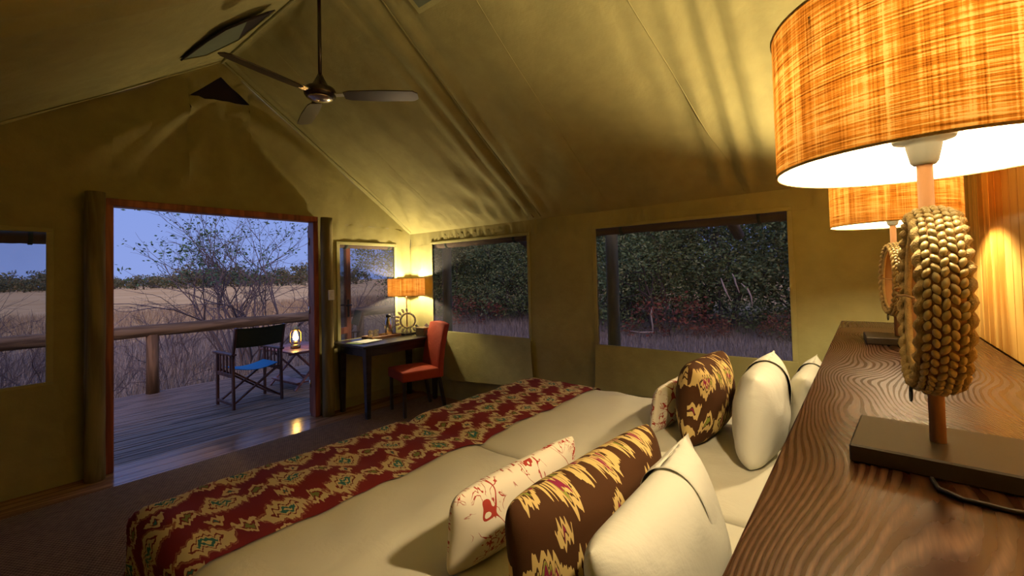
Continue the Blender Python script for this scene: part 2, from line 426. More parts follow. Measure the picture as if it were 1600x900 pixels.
MB().prism([(XL-.02, 2.13), (XR+.02, 2.13), (XR-.0, EZ+.12), (RX, RZ+.08), (XL+.0, EZ+.12)], YF+.05, YF+.056).build('gable_leak_block', 'canvas', wall_front)  # unseen sheet added behind the gable to block sky light leaking through cracks
mb = MB()
cy = [YB, .435, 1.965, 2.77, 4.26, YF]
for i in range(5):
    a, b = cy[i], cy[i+1]
    patch(mb, (a, 0), (b, 0), (b, .815), (a, .815), rwd)
    if i not in (1, 3): patch(mb, (a, .815), (b, .815), (b, 1.89), (a, 1.89), rwd)
    patch(mb, (a, 1.89), (b, 1.89), (b, EZ), (a, EZ), rwd, .035)
wall_right = struct(mb.build('wall_right', 'canvas', weld=True))
mb = MB(); patch(mb, (YB, 0), (YF, 0), (YF, EZ), (YB, EZ), lambda p: Vector((XL+.015*nz(p.x, p.y), p.x, p.y)), .12)
struct(mb.build('wall_left', 'canvas'))
mb = MB()
for a, b in ((XL, RX), (RX, XR)): patch(mb, (a, 0), (b, 0), (b, roofz(b)), (a, roofz(a)), lambda p: Vector((p.x, YB, p.y)), .2)
struct(mb.build('wall_back', 'canvas', weld=True))
# the roof lining sags between its ribs and folds along them
def roof_pt(side, s, y):
    x = RX+side*(XR-RX)*s; z = roofz(x)
    lo = max(b for b in RIBS+[YB] if b <= y+1e-6) if y > YB else YB; hi = min([b for b in RIBS if b > lo] or [YF])
    t = (y-lo)/max(hi-lo, 1e-6)
    edge = sst(0, .06, s)*sst(0, .06, 1-s)
    db = min(abs(y-b) for b in RIBS)
    sag = .035*math.sin(PI*t)*math.sin(PI*s)
    fold = .034*math.exp(-db/.16)*math.sin(db*38+s*2+2*nz(s*1.2, y*1.5))*sst(0, .03, db)
    dy, dxx = y-2.66, (1-s)*2.6
    fan = .018*math.sin(math.atan2(dy, dxx+.12)*13)*math.exp(-((math.hypot(dy, dxx)-.75)/.32)**2)
    dy2 = y-YF
    fan2 = .024*math.sin(math.atan2(dy2, dxx+.12)*17)*math.exp(-((math.hypot(dy2, dxx)-.6)/.5)**2)
    pleat = .014*math.sin(y*40+4*nz(y*3))*math.exp(-(1-s)*2.6/.22)
    ridge = .012*math.sin(y*16+4*nz(y*2))*math.exp(-s*2.6/.4)
    soft = .022*nz(s*4, y*1.1, 3.+side)+.018*nz(y*3.1+s*.6, s*.9, side*2.)+.008*nz(y*8+s*1.5, s*1.2, side*5.)
    d = (sag+fold+fan+fan2+pleat+ridge+soft)*edge*sst(0, .1, YF-y)
    nrm = Vector((-side*SL, 0, -1)).normalized()
    return Vector((x, y, z))+nrm*d
mb = MB()
for side in (-1, 1): mb.grid(46, 190, lambda s, t: roof_pt(side, s, YB+(YF-YB)*t))
ceiling = struct(mb.build('ceiling', 'canvas', weld=True))
# seams and rib cords on the lining
def cord(name, mat, y0, y1, r, side=1, s0=.01, s1=.985, off=.004, n=40):
    pts = [roof_pt(side, s0+(s1-s0)*i/n, y0+(y1-y0)*i/n)+Vector((-side*SL, 0, -1)).normalized()*off for i in range(n+1)]
    return MB().tube(pts, r, 6).build(name, mat, ceiling)
cord('rib_cord', 'canvas_dark', 2.655, 2.655, .006); cord('rib_cord', 'canvas_dark', 2.655, 2.655, .006, -1); cord('rib_cord', 'canvas_dark', .66, .66, .004, -1)
cord('seam', 'canvas', 1.02, .70, .003, s0=.3, off=.001); cord('seam', 'canvas', 1.86, 1.80, .0025, off=.001); cord('seam', 'canvas', 3.9, 3.85, .0015, off=.0); cord('seam', 'canvas', -.4, -.4, .004)
cord('seam', 'canvas', 2.52, 2.57, .008, off=.002); cord('seam', 'canvas_hem', YF-.06, YF-.06, .006, off=.006); cord('seam', 'canvas', YF-.06, YF-.06, .005, -1, off=.006)
MB().tube([(RX, YB+.1, RZ-.012), (RX, YF-.02, RZ-.012)], .012, 6).build('ridge_cord', 'canvas', ceiling)
# vents cut into the roof
def flat_panel(name, mat, pts, side, th=.004):
    nrm = Vector((side*SL, 0, 1)).normalized(); v = [Vector(p) for p in pts]+[Vector(p)+nrm*th for p in pts]; n = len(pts)
    return MB().add(v, [tuple(range(n)), tuple(range(2*n-1, n-1, -1))]+[(i, i+n, (i+1) % n+n, (i+1) % n) for i in range(n)], flat=True).build(name, mat, ceiling)
VP = [(1.012, 3.959, 3.161), (1.076, 3.589, 3.205), (1.129, 3.417, 3.242), (1.238, 3.314, 3.318), (1.345, 3.241, 3.392), (1.39, 3.245, 3.424), (1.347, 3.808, 3.393), (1.195, 4.03, 3.288)]
flat_panel('vent_gauze', 'vent_gauze_green', [VP[0], VP[1], VP[2], VP[3], VP[6], VP[7]], -1); flat_panel('vent_gauze', 'vent_gauze', [VP[3], VP[4], VP[5], VP[6]], -1)
MB().tube([Vector(p)-Vector((0, 0, .006)) for p in VP[:5]], .007, 6).build('vent_trim', 'vent_gauze', ceiling); MB().tube([Vector(p)-Vector((0, 0, .006)) for p in (VP[5], VP[6], VP[7], VP[0])], .006, 6).build('vent_trim', 'canvas_hem', ceiling)
c0, c1, c2 = Vector((1.905, 2.279, 3.246)), Vector((1.821, 2.285, 3.304)), Vector((1.906, 2.046, 3.245)); e1 = (c1-c0)*2.6; e2 = (c2-c0)*1.6
flat_panel('vent_trim', 'canvas_hem', [c0, c0+e1, c0+e1+e2, c0+e2], 1); i1, i2 = e1.normalized()*.035, e2.normalized()*.035
flat_panel('vent_gauze', 'vent_gauze_green', [q-Vector((0, 0, .004)) for q in (c0+i1+i2, c0+e1-i1+i2, c0+e1+e2-i1-i2, c0+e2+i1-i2)], 1)

# ------------------------------------------------------------------ windows: hems, gauze, rolled blinds
def window_front(name, x0, x1, z0, z1, x1b=None):
    x1b = x1b if x1b is not None else x1
    m = MB(); m.box((x0-.02, YF+.004, z0-.02), (x1+.03, YF+.007, z1+.02)); wn = struct(m.build(name, 'gauze'))
    for a, b in (((x0-.04, z0-.045), (x1+.04, z0)), ((x0-.04, z1), (x1+.04, z1+.035)), ((x0-.04, z0), (x0, z1)), ((x1, z0), (x1+.04, z1))):
        MB().box((a[0], YF-.016, a[1]), (b[0], YF-.006, b[1])).build('window_hem', 'canvas_hem', wn, .003)
    return wn
def window_side(name, y0, y1, z0, z1):
    m = MB(); m.box((XR+.004, y0-.02, z0-.02), (XR+.007, y1+.02, z1+.02)); wn = struct(m.build(name, 'gauze'))
    for a, b in (((y0-.035, z0-.03), (y1+.035, z0)), ((y0-.035, z1), (y1+.035, z1+.03)), ((y0-.035, z0), (y0, z1)), ((y1, z0), (y1+.035, z1))):
        MB().box((XR-.016, a[0], a[1]), (XR-.006, b[0], b[1])).build('window_hem', 'canvas_hem' if name == 'window_3' else 'canvas', wn, .003)
    return wn
window_front('window_1', -.30, .375, .78, 1.88); window_front('window_2', 2.70, 3.45, .78, 1.88)
window_side('window_3', 2.77, 4.26, .815, 1.89); window_side('window_4', .435, 1.965, .815, 1.89)
def roll(p, q, label):
    p, q = Vector(p), Vector(q); n = 24; d = (q-p).normalized()
    prof = [p.lerp(q, i/n)+Vector((0, 0, .006*nz(i*.7, p.x))) for i in range(n+1)]
    t = thing('rolled_blind', label, 'blind', tuple((p+q)/2), 0, 'rolled blinds outside the tent windows'); o = Vector(t.location)
    MB().tube([v-o for v in prof], [.048+.006*nz(i*.9, 3, p.y) for i in range(n+1)], 12).build('roll', 'canvas_dark', t)
    for k in (.2, .8): MB().tube([p.lerp(q, k)-o-d*.012, p.lerp(q, k)-o+d*.012], .056, 12).build('tie_strap', 'canvas_green', t)
roll((-.5, YF+.07, 1.845), (.50, YF+.07, 1.845), 'dark rolled blind outside the window left of the doorway')
roll((2.62, YF+.07, 1.89), (3.60, YF+.07, 1.89), 'dark rolled blind outside the narrow window above the desk')
roll((XR+.07, 2.62, 1.885), (XR+.07, 4.42, 1.885), 'dark rolled blind outside the window beside the orange chair')
roll((XR+.07, .25, 1.875), (XR+.07, 2.10, 1.875), 'dark rolled blind outside the large window behind the pillows')
# lower canvas flaps under the windows
def flap(parent, pts, off=.02, axis='x', mat='canvas'):
    a, b, c, d = [Vector(p) for p in pts]
    m = MB(); 
    def fn(s, t):
        p = a.lerp(b, s).lerp(d.lerp(c, s), t); k = off+.016*nz(p.x*2.2, p.y*2.2, 6)+.012*(1-t)+.012*math.exp(-min(s, 1-s)*12)
        return Vector((XR-k, p.x, p.y)) if axis == 'x' else Vector((p.x, YF-k, p.y))
    m.grid(24, 16, fn); return m.build('window_flap', mat, parent)
flap(wall_right, [(.30, .42), (2.00, .40), (1.985, .805), (.37, .80)], .022)
flap(wall_right, [(2.70, .32), (4.45, .20), (4.33, .79), (2.73, .82)], .03, mat='canvas_hem')
flap(wall_front, [(-.62, .20), (.48, .22), (.44, .76), (-.40, .76)], .02, 'y')
flap(wall_front, [(2.66, .12), (3.62, .12), (3.50, .75), (2.68, .75)], .02, 'y', mat='canvas_hem')

# ------------------------------------------------------------------ floor, carpet, threshold planks
floor = struct(MB().box((XL-.2, YB, -.16), (XR+.2, 4.82, -.030)).build('floor', 'floor_wood'))
pm = MB().box((XL-.1, -.068, -.028), (XR+.1, .068, 0)).mesh('plank', 'floor_wood')
for i in range(5):
    o = inst('plank', pm, floor, (0, 4.75-i*.141, 0)); o.location.x = .003*i
tag(MB().box((XL+.02, YB+.05, -.028), (XR-.02, 4.33, .010)).build('sisal_carpet', 'sisal', bev=.004), 'brown woven sisal carpet around the bed', 'carpet')
# ------------------------------------------------------------------ door frame, open leaf, log posts
d1 = struct(thing('door_1', 'reddish wooden door frame open to the deck', 'door', (1.56, YF, 0)));
del d1['category'], d1['label']
for nm, a, b in (('jamb', (-.87, -.05, 0), (-.815, .07, 2.17)), ('jamb', (.815, -.05, 0), (.87, .07, 2.17)), ('header', (-.87, -.052, 2.11), (.87, .072, 2.17))):
    MB().box(a, b).build(nm, 'door_wood', d1, .006)
for z in (.35, 1.15, 1.9): MB().tube([(.812, .055, z-.04), (.812, .055, z+.04)], .008, 8).build('hinge', 'steel', d1)
def leaf(loc, rz, sgn, label):
    t = thing('door_leaf', label, 'door', loc, rz, 'open leaves of the double door'); W = .78*sgn; H = 2.08
    bx = lambda x0, x1, z0, z1, n, m='door_wood', y=.02: MB().box((min(x0, x1), -y, z0), (max(x0, x1), y, z1)).build(n, m, t, .004 if m == 'door_wood' else 0)
    bx(0, .09*sgn, .02, H, 'stile'); bx(W-.09*sgn, W, .02, H, 'stile'); bx(.09*sgn, W-.09*sgn, H-.1, H, 'rail'); bx(.09*sgn, W-.09*sgn, .02, .2, 'rail'); bx(.09*sgn, W-.09*sgn, .8, .88, 'rail')
    bx(.09*sgn, W-.09*sgn, .2, .8, 'pane', 'glass', .003); bx(.09*sgn, W-.09*sgn, .88, H-.1, 'pane', 'glass', .003)
    for y in (-1, 1):
        h = MB().box((W-.065*sgn-.02, y*.020-.003, 1.0), (W-.065*sgn+.02, y*.020+.003, 1.22)); h.tube([(W-.065*sgn, y*.02, 1.15), (W-.065*sgn, y*.065, 1.15), (W-.18*sgn, y*.07, 1.15)], .010, 8)
        h.build('handle', 'black_plastic', t)
leaf((2.40, YF+.10, 0), R(27), 1, 'glazed door leaf folded back outside the window above the desk')
def log(name, label, x, y, r, z1):
    n = 22; pts = [(.004*nz(i*.5, x), .004*nz(i*.5, x+9), z1*i/n) for i in range(n+1)]
    o = MB().tube(pts, [r*(1+.05*nz(i*.6, x*3)) for i in range(n+1)], 20).build(name, 'post_wood'); o.location = (x, y, 0); return tag(o, label, 'post', 'log posts beside the doorway')
log('log_post', 'thick round log post left of the open doorway', .628, YF-.095, .062, 2.20)
log('log_post', 'round log post right of the doorway carrying a light switch', 2.495, YF-.10, .062, 2.16)
sw = thing('light_switch', 'cream light switch plate on the log post by the desk', 'light switch', (2.505, YF-.168, 1.31))
MB().box((-.033, -.008, -.055), (.033, .006, .055)).build('plate', 'white_plastic', sw, .004); MB().box((-.012, -.014, -.02), (.012, -.008, .02)).build('rocker', 'white_plastic', sw, .002)

# ------------------------------------------------------------------ timber frame outside the right wall
fr = thing('timber_frame', 'dark timber poles standing outside the right hand windows', 'frame', (3.98, 2, -.5))
for y in (1.94, 4.30): MB().tube([(-.02, y-2, 0), (0, y-2, 2.6)], [.062, .058], 14).build('pole', 'post_wood', fr)
MB().tube([(0, -2.4, 2.56), (0, 3.2, 2.56)], .055, 12).build('beam', 'log_wood', fr)
for y in (.93, 3.2): MB().tube([(-.25, y-2, 2.62), (.36, y-2-.05, 2.28)], .045, 12).build('rafter', 'log_wood', fr)

# ================================================================== outdoors: ground, deck, railing
GZ = -.5
struct(MB().box((-900, -900, GZ-.5), (900, 900, GZ)).build('ground', 'ground'))
deck = struct(MB().box((-2.6, 4.86, -.30), (6.6, 7.98, -.085)).build('floor_deck', 'deck_wood'))
rr = random.Random(3)
dm = [MB().box((-4.6, -.030, -.024), (4.6, .030, 0)).mesh('deck_board', 'deck_wood')]
for i in range(45):
    o = inst('deck_board', dm[0], deck, (2.0+rr.uniform(-.02, .02), 4.88+i*.0695, -.055+rr.uniform(-.002, .002)), (0, 0, rr.uniform(-.0008, .0008)))
rl = thing('deck_railing', 'thick log railing along the far edge of the deck', 'railing', (2, 7.9, -.055))
n = 40
MB().tube([(-4.6+9.2*i/n, .004*nz(i*.4), .875+.006*nz(i*.3, 4)) for i in range(n+1)], [.085*(1+.05*nz(i*.5, 7)) for i in range(n+1)], 14).build('rail', 'log_wood', rl)
for x in (-3.5, -.33, 2.95):
    MB().tube([(x, 0, 0), (x, 0, .42), (x, 0, .82)], [.078, .072, .074], 14).build('post', 'rail_post_wood', rl)

# ------------------------------------------------------------------ folding armchairs, table, lantern on the deck
def deck_chair(label, loc, rz):
    t = thing('director_chair', label, 'chair', loc, rz, 'wooden folding armchairs on the deck')
    W, D = .285, .23; w = 'chair_wood'
    for sx in (-1, 1):
        MB().bar((sx*W, -D, 0), (sx*W, -D+.02, .62), .028, .04, (0,1,0)).bar((sx*W, -D+.02, .60), (sx*W, -D-.07, .98), .028, .04, (0,1,0)).build('leg', w, t, .004)
        MB().bar((sx*W, D, 0), (sx*W, D, .64), .028, .04, (0,1,0)).build('leg', w, t, .004)
        MB().bar((sx*W, -D-.02, .655), (sx*W, D+.08, .655), .062, .024).build('armrest', w, t, .006)
        MB().bar((sx*W, -D, .40), (sx*W, D, .40), .024, .045).build('side_rail', w, t, .004)
        MB().bar((sx*W, -D, .06), (sx*W, D, .06), .022, .035).build('side_rail', w, t, .004)
        for k in range(4): MB().bar((sx*W, -D+.09+k*.095, .42), (sx*W, -D+.09+k*.095, .645), .014, .022, (0,1,0)).build('slat', w, t)
    for y in (-D+.05, D-.05):
        MB().bar((-W, y-.015, .05), (W-.02, y-.015, .44), .022, .032, (0,1,0)).build('cross_brace', w, t, .003)
        MB().bar((W, y+.015, .05), (-W+.02, y+.015, .44), .022, .032, (0,1,0)).build('cross_brace', w, t, .003)
    m = MB()
    for off in (0, .006): m.grid(14, 6, lambda s, q: Vector((-W+.03+(2*W-.06)*s, -D+.03+(2*D-.06)*q, .475-.045*math.sin(PI*s)+off)))
    m.build('seat', 'teal_fabric', t)
    m = MB()
    for off in (-.016, .016): m.grid(14, 6, lambda s, q: Vector((-W-.01+(2*W+.02)*s, -D-.065*q-.005-.03*math.sin(PI*s)+off, .74+.235*q-.012*math.sin(PI*s))))
    m.build('back_sling', 'dark_canvas_fabric', t)
    return t
DZ = -.055
deck_chair('wooden director chair with blue seat and dark canvas back beside railing', (2.30, 6.20, DZ), R(3))
deck_chair('second wooden armchair half hidden by the door frame behind the table', (4.02, 7.0, DZ), R(70))
tb = thing('folding_table', 'low slatted wooden folding table on the deck', 'table', (3.12, 6.58, DZ), R(4))
for k in range(6): MB().box((-.36+k*.12, -.46, .53), (-.248+k*.12, .46, .552)).build('table_slat', 'table_wood', tb, .003)
for y in (-.34, .34):
    MB().bar((-.27, y, 0), (.25, y, .53), .022, .045, (0,1,0)).build('leg', 'table_wood', tb, .003)
    MB().bar((.27, y+.03, 0), (-.25, y+.03, .53), .022, .045, (0,1,0)).build('leg', 'table_wood', tb, .003)
    MB().bar((-.34, y+.015, .515), (.34, y+.015, .515), .04, .03).build('apron', 'table_wood', tb, .003)
MB().box((-.24, -.33, .085), (-.06, .36, .105)).build('shelf', 'table_wood', tb, .003)
for s in (-1, 1): MB().bar((s*.20, -.33, .07), (s*.20, .36, .07), .03, .022).build('stretcher', 'table_wood', tb, .003)
ln = thing('oil_lantern', 'lit oil lantern glowing on the deck table', 'lantern', (3.02, 6.50, DZ+.552))
MB().lathe([(.055, 0), (.068, .008), (.068, .04), (.05, .055), (.03, .06), (.03, .075), (.036, .08), (.036, .09), (.0, .09)], 20).build('tank', 'brass', ln)
MB().lathe([(.034, .088), (.062, .14), (.066, .16), (.055, .21), (.032, .26)], 20).build('globe', 'glass', ln)
MB().lathe([(.034, .258), (.05, .265), (.04, .285), (.03, .31), (.015, .32), (0., .325)], 20).build('cap', 'brass', ln)
MB().lathe([(0, .10), (.028, .122), (.038, .15), (.028, .19), (.012, .23), (0, .245)], 12).build('flame', 'flame', ln)
for s in (-1, 1): MB().tube([(s*.05, 0, .05), (s*.082, 0, .10), (s*.078, 0, .22), (s*.035, 0, .28)], .006, 6).build('side_tube', 'brass', ln)
MB().tube([(.075*math.cos(a), 0, .26+.12*math.sin(a)) for a in [PI*i/12 for i in range(13)]], .0025, 5).build('bail_handle', 'black_plastic', ln)

# ------------------------------------------------------------------ vegetation
def grow(mb, p, d, L, r, depth, rg, tips, kids=3, spread=.75, gravity=.0, n=3, sides=4):
    pts = [p.copy()]; dd = d.copy()
    for i in range(n):
        dd = (dd+Vector((rg.gauss(0, .16), rg.gauss(0, .16), rg.gauss(0, .12)+gravity))).normalized()
        pts.append(pts[-1]+dd*L/n)
    mb.tube(pts, [r*(1-.45*i/n) for i in range(n+1)], sides, cap=False)
    if depth == 0: tips.append((pts[-1], dd)); return
    for k in range(kids):
        j = rg.randint(1, n); q = pts[j] if k else pts[-1]
        a = Vector((rg.gauss(0, 1), rg.gauss(0, 1), rg.gauss(0, .7))); a -= dd*a.dot(dd)
        if a.length < 1e-3: a = dd.orthogonal()
        nd = (dd+a.normalized()*rg.uniform(.3, 1)*spread).normalized()
        grow(mb, q, nd, L*rg.uniform(.58, .82), r*.55, depth-1, rg, tips, kids, spread, gravity, n, 3)
def leaves(mb, pts, per, spread, size, rg, flat=0):
    vs = []; fs = []
    for p in pts:
        for k in range(per):
            c = p+Vector((rg.gauss(0, spread), rg.gauss(0, spread), rg.gauss(0, spread*.8)))
            a = Vector((rg.gauss(0, 1), rg.gauss(0, 1), rg.gauss(0, .6))).normalized(); b = a.cross(Vector((rg.gauss(0, 1), rg.gauss(0, 1), rg.gauss(0, 1)))).normalized()
            s = size*rg.uniform(.6, 1.3); i = len(vs)
            vs += [c-a*s*.5, c+b*s*.22, c+a*s*.5, c-b*s*.22]; fs.append((i, i+1, i+2, i+3))
    mb.add(vs, fs, flat=True); mb.recalc = False
    return mb
def plant(name, label, cat, loc, rz, parts, group=None, scale=1.):
    t = thing(name, label, cat, loc, rz, group); t.scale = (scale,)*3
    for nm, me in parts: inst(nm, me, t)
    return t
# the leafless thorn bush beyond the railing
rg = random.Random(21); mb = MB(); mb.recalc = False; tips = []
for i in range(13):
    a = i*2*PI/13+rg.uniform(-.3, .3); tilt = rg.uniform(.12, .95)
    d = Vector((math.cos(a)*tilt, math.sin(a)*tilt, 1)).normalized()
    grow(mb, Vector((math.cos(a)*.15, math.sin(a)*.15, 0)), d, rg.uniform(1.0, 1.35), .032, 4, rg, tips, 3, .85, .03)
bm_branch = mb.mesh('branches', 'twig')
lt = [p for p, d in tips if p.z > 1.7 and (p.x < .2 or p.z > 2.3) and rg.random() < .55]
bm_leaf = leaves(MB(), lt, 6, .06, .065, rg).mesh('foliage', 'leaf_bush', smooth=False)
plant('thorn_bush', 'tall sparse thorn bush with bare branches beyond the deck railing', 'bush', (3.85, 10.6, GZ), 0, [('branches', bm_branch), ('foliage', bm_leaf)], None, 1.12)
# low twiggy scrub behind the railing and in the field
var = []
for s in range(3):
    rg = random.Random(50+s); mb = MB(); mb.recalc = False; tips = []
    for i in range(9):
        a = i*2*PI/9; tilt = rg.uniform(.3, 1.5)
        grow(mb, Vector((math.cos(a)*.1, math.sin(a)*.1, 0)), Vector((math.cos(a)*tilt, math.sin(a)*tilt, 1)).normalized(), rg.uniform(.5, .7), .013, 3, rg, tips, 3, .9, .02)
    var.append(mb.mesh('branches', 'twig'))
def low(x, y, i, sc_, label): plant('dry_shrub', label, 'shrub', (x, y, GZ), i*1.7, [('branches', var[i % 3])], 'dry twiggy shrubs in the field', sc_)
SH = [(1.2,9.6,1.0,'left of the thorn bush just past the railing'),(2.2,9.3,.8,'close behind the railing post'),(2.9,11.5,1.1,'behind the railing left of the thorn bush trunk'),(5.4,10.0,.9,'behind the blue seated chair'),(6.3,11.6,1.2,'behind the lantern table'),(.3,10.5,1.2,'seen through the window left of the doorway'),
      (-.6,9.8,1.1,'outside the leftmost window pane'),(9.5,16.5,1.9,'at the right edge of the doorway view'),(7.6,13.6,1.3,'beyond the railing near the right door jamb'),(3.6,15.5,1.3,'in the field behind the thorn bush'),(-.2,14,1.5,'far out past the left window'),(7.2,9.6,1.2,'outside the narrow window above the desk'),(8.6,11.2,1.5,'behind the glazed door leaf')]
for i, (x, y, s, lb) in enumerate(SH): low(x, y, i, s, 'grey leafless shrub '+lb)
# leafy trees outside the right wall
tv = []
for s in range(4):
    rg = random.Random(80+s); mb = MB(); mb.recalc = False; tips = []
    for i in range(3):
        a = i*2.1+s; grow(mb, Vector((math.cos(a)*.12, math.sin(a)*.12, 0)), Vector((math.cos(a)*.25, math.sin(a)*.25, 1)).normalized(), 1.7, .055, 3, rg, tips, 3, .7, .03, 4, 5)
    br = mb.mesh('trunk', 'bark')
    cl = [p for p, d in tips]+[Vector((rg.gauss(0, .85), rg.gauss(0, .85), rg.uniform(.1, 4.2))) for i in range(58)]
    tv.append((br, leaves(MB(), cl, 85, .27, .105, rg).mesh('foliage', 'leaf_green', smooth=False)))
TR = []
rg = random.Random(5)
for k in range(11): TR.append((14.4+rg.uniform(-.6, .9), -.4+k*1.9, rg.uniform(.9, 1.15)))
for k in range(9): TR.append((17.6+rg.uniform(-.6, .8), -1.+k*2.9, rg.uniform(1.2, 1.5)))
TR += [(15.4, 1.3, 1.2), (16.4, -.3, 1.4)]
for k in range(8): TR.append((21.5+rg.uniform(-.6, .8), -2.+k*3.9, rg.uniform(1.7, 2.0)))
order = ['nearest the headboard end', 'second', 'third', 'fourth', 'fifth', 'sixth', 'seventh', 'eighth', 'ninth', 'tenth', 'eleventh']
for i, (x, y, s) in enumerate(TR):
    row = 'front' if i < 11 else 'middle' if i < 22 else 'back'; j = i if i < 11 else i-11 if i < 22 else i-22
    lb = ('dense green tree of the %s row outside the right windows, ' % row)+(order[j]+(' from the right' if j else ''))
    plant('bush_tree', lb, 'tree', (x, y, GZ), i*2.3, [('trunk', tv[i % 4][0]), ('foliage', tv[i % 4][1])], 'green trees outside the right wall', s)
# russet dead shrubs and snapped pale branches under the trees
rg = random.Random(9); mb = MB(); mb.recalc = False; tips = []
for i in range(10):
    a = i*2*PI/10; grow(mb, Vector((0, 0, 0)), Vector((math.cos(a)*rg.uniform(.4, 1.6), math.sin(a)*rg.uniform(.4, 1.6), 1)).normalized(), .55, .012, 2, rg, tips, 3, .9)
rb = mb.mesh('branches', 'bark'); rf = leaves(MB(), [p for p, d in tips], 9, .10, .10, rg).mesh('foliage', 'leaf_red', smooth=False)
for x, y, s, lb in ((12.8, 4.5, 1.25, 'low russet dry bush under the trees in the middle of the large window'), (13.2, 3.5, .6, 'russet bush right of the larger one in the large window'), (13.4, 1.6, .85, 'russet dry bush at the right edge of the large window'), (12.6, 12.0, 1.2, 'russet dry bush seen through the window by the orange chair')):
    plant('russet_bush', lb, 'bush', (x, y, GZ), y, [('branches', rb), ('foliage', rf)], 'russet bushes under the trees', s)
for (p, lb, pts) in (((12.4, 4.85, GZ), 'pale bare stump branch standing beside the russet bush', [(0,0,0), (.02,.01,.4), (-.03,.03,.75), (.01,0,.95)]), ((12.3, 5.1, GZ), 'pale fallen branch lying on the grass', [(0,.40,.25), (0,.1,.22), (0,-.30,.25)]),
                     ((13.1, 3.05, GZ+1.15), 'leftmost snapped pale branch among the trees', [(0,-.12,0), (.02,0,.25), (0,.06,.45), (0,.10,.6)]), ((13.1, 2.78, GZ+1.35), 'tallest snapped pale branch among the trees', [(0,-.08,0), (0,0,.25), (0,.03,.4), (0,.08,.52)]), ((13.1, 2.45, GZ+1.0), 'curved snapped pale branch on the right', [(0,-.05,0), (0,-.03,.25), (0,.05,.45), (0,.2,.6)])):
    o = MB().tube([Vector(q) for q in pts], [.012, .022, .026, .008][:len(pts)], 7).build('broken_branch', 'dead_wood'); o.location = p; tag(o, lb, 'branch', 'broken branches outside')
# the far tree line
fv = []
for s in range(4):
    rg = random.Random(120+s); tm = MB().tube([(0,0,0), (.2,.1,1.5), (.1,.3,3.2)], [.28, .22, .1], 6).mesh('trunk', 'bark')
    W = rg.uniform(2.6, 4.2); cl = [Vector((rg.gauss(0, W*.55), rg.gauss(0, W*.55), rg.uniform(-.4, 3.0)+2.4*math.exp(-abs(rg.gauss(0, 1))))) for i in range(34)]
    fv.append((tm, leaves(MB(), cl, 26, .55, .75, rg).mesh('foliage', 'leaf_far', smooth=False)))
rg = random.Random(77); F = 688.5; k = 0; px = -70
while px < 560:
    dep = rg.uniform(150, 215); tx = (px-800)/F
    x = dep*(.779+tx*.627); y = dep*(.627-tx*.779)
    plant('distant_tree', 'tree of the dark tree line on the horizon', 'tree', (x, y, GZ), k*1.3, [('trunk', fv[k % 4][0]), ('foliage', fv[k % 4][1])], 'distant tree line', rg.uniform(.85, 1.25) if rg.random() < .85 else 1.6)
    px += rg.uniform(8, 14); k += 1
# dry grass
def tufts(name, label, n, area, mat, h, seed, skip=None):
    rg = random.Random(seed); m = MB(); m.recalc = False; vs = []; fs = []
    for i in range(n):
        x, y = rg.uniform(*area[0]), rg.uniform(*area[1])
        if skip and skip(x, y): continue
        for b in range(6):
            a = rg.uniform(0, 2*PI); s = h*rg.uniform(.4, 1.2); ln_ = rg.uniform(.1, .6)*s; q = Vector((x+rg.gauss(0, .07), y+rg.gauss(0, .07), GZ)); e = Vector((math.cos(a), math.sin(a), 0)); pz = Vector((-e.y, e.x, 0))*.006*(1+h*2); j = len(vs)
            vs += [q-pz, q+pz, q+e*ln_+Vector((0, 0, s))]; fs.append((j, j+1, j+2))
    m.add(vs, fs, flat=True); o = stuff(m.build(name, mat, smooth=False)); tag(o, label, 'grass')
tufts('dry_grass', 'pale dry grass tufts covering the ground outside the right wall', 11000, ((4.6, 16), (-2, 8.2)), 'grass_grey', .22, 1)
tufts('dry_grass', 'grey scrubby grass between the deck and the field', 11000, ((-4, 16), (8.1, 18)), 'grass_grey', .32, 2)
tufts('dry_grass', 'golden dry grass of the open field', 7000, ((-6, 26), (18, 40)), 'grass_dry', .5, 4)

# ================================================================== headboard counter and pine partition
part = struct(MB().box((XL+.05, -.462, 0), (3.46, -.442, 2.36)).build('wall_partition', 'pine'))
pmesh = MB().box((-.0565, -.009, 0), (.0565, .009, 1.24)).mesh('plank', 'pine'); x = 3.42; k = 0
while x > XL+.1:
    o = inst('plank', pmesh, part, (x, -.430, 1.115)); b = o.modifiers.new('bevel', 'BEVEL'); b.width = .003; b.segments = 1
    x -= .116; k += 1
hc = thing('headboard_counter', 'long dark wood counter behind the bed with a glossy grained top', 'counter', (1.7, -.13, 0))
MB().box((-1.85, -.275, 1.085), (1.93, .275, 1.125)).build('counter_top', 'counter_wood', hc, .004, seg=2)
MB().box((-1.83, -.26, .0105), (1.90, .24, 1.085)).build('counter_body', 'counter_wood', hc)
sw = thing('wall_switch', 'small white switch plate on the pine partition', 'light switch', (3.33, -.421, 1.42))
MB().box((-.04, 0, -.06), (.04, .010, .06)).build('plate', 'white_plastic', sw, .003); MB().box((-.012, .010, -.02), (.012, .015, .02)).build('rocker', 'white_plastic', sw, .002)

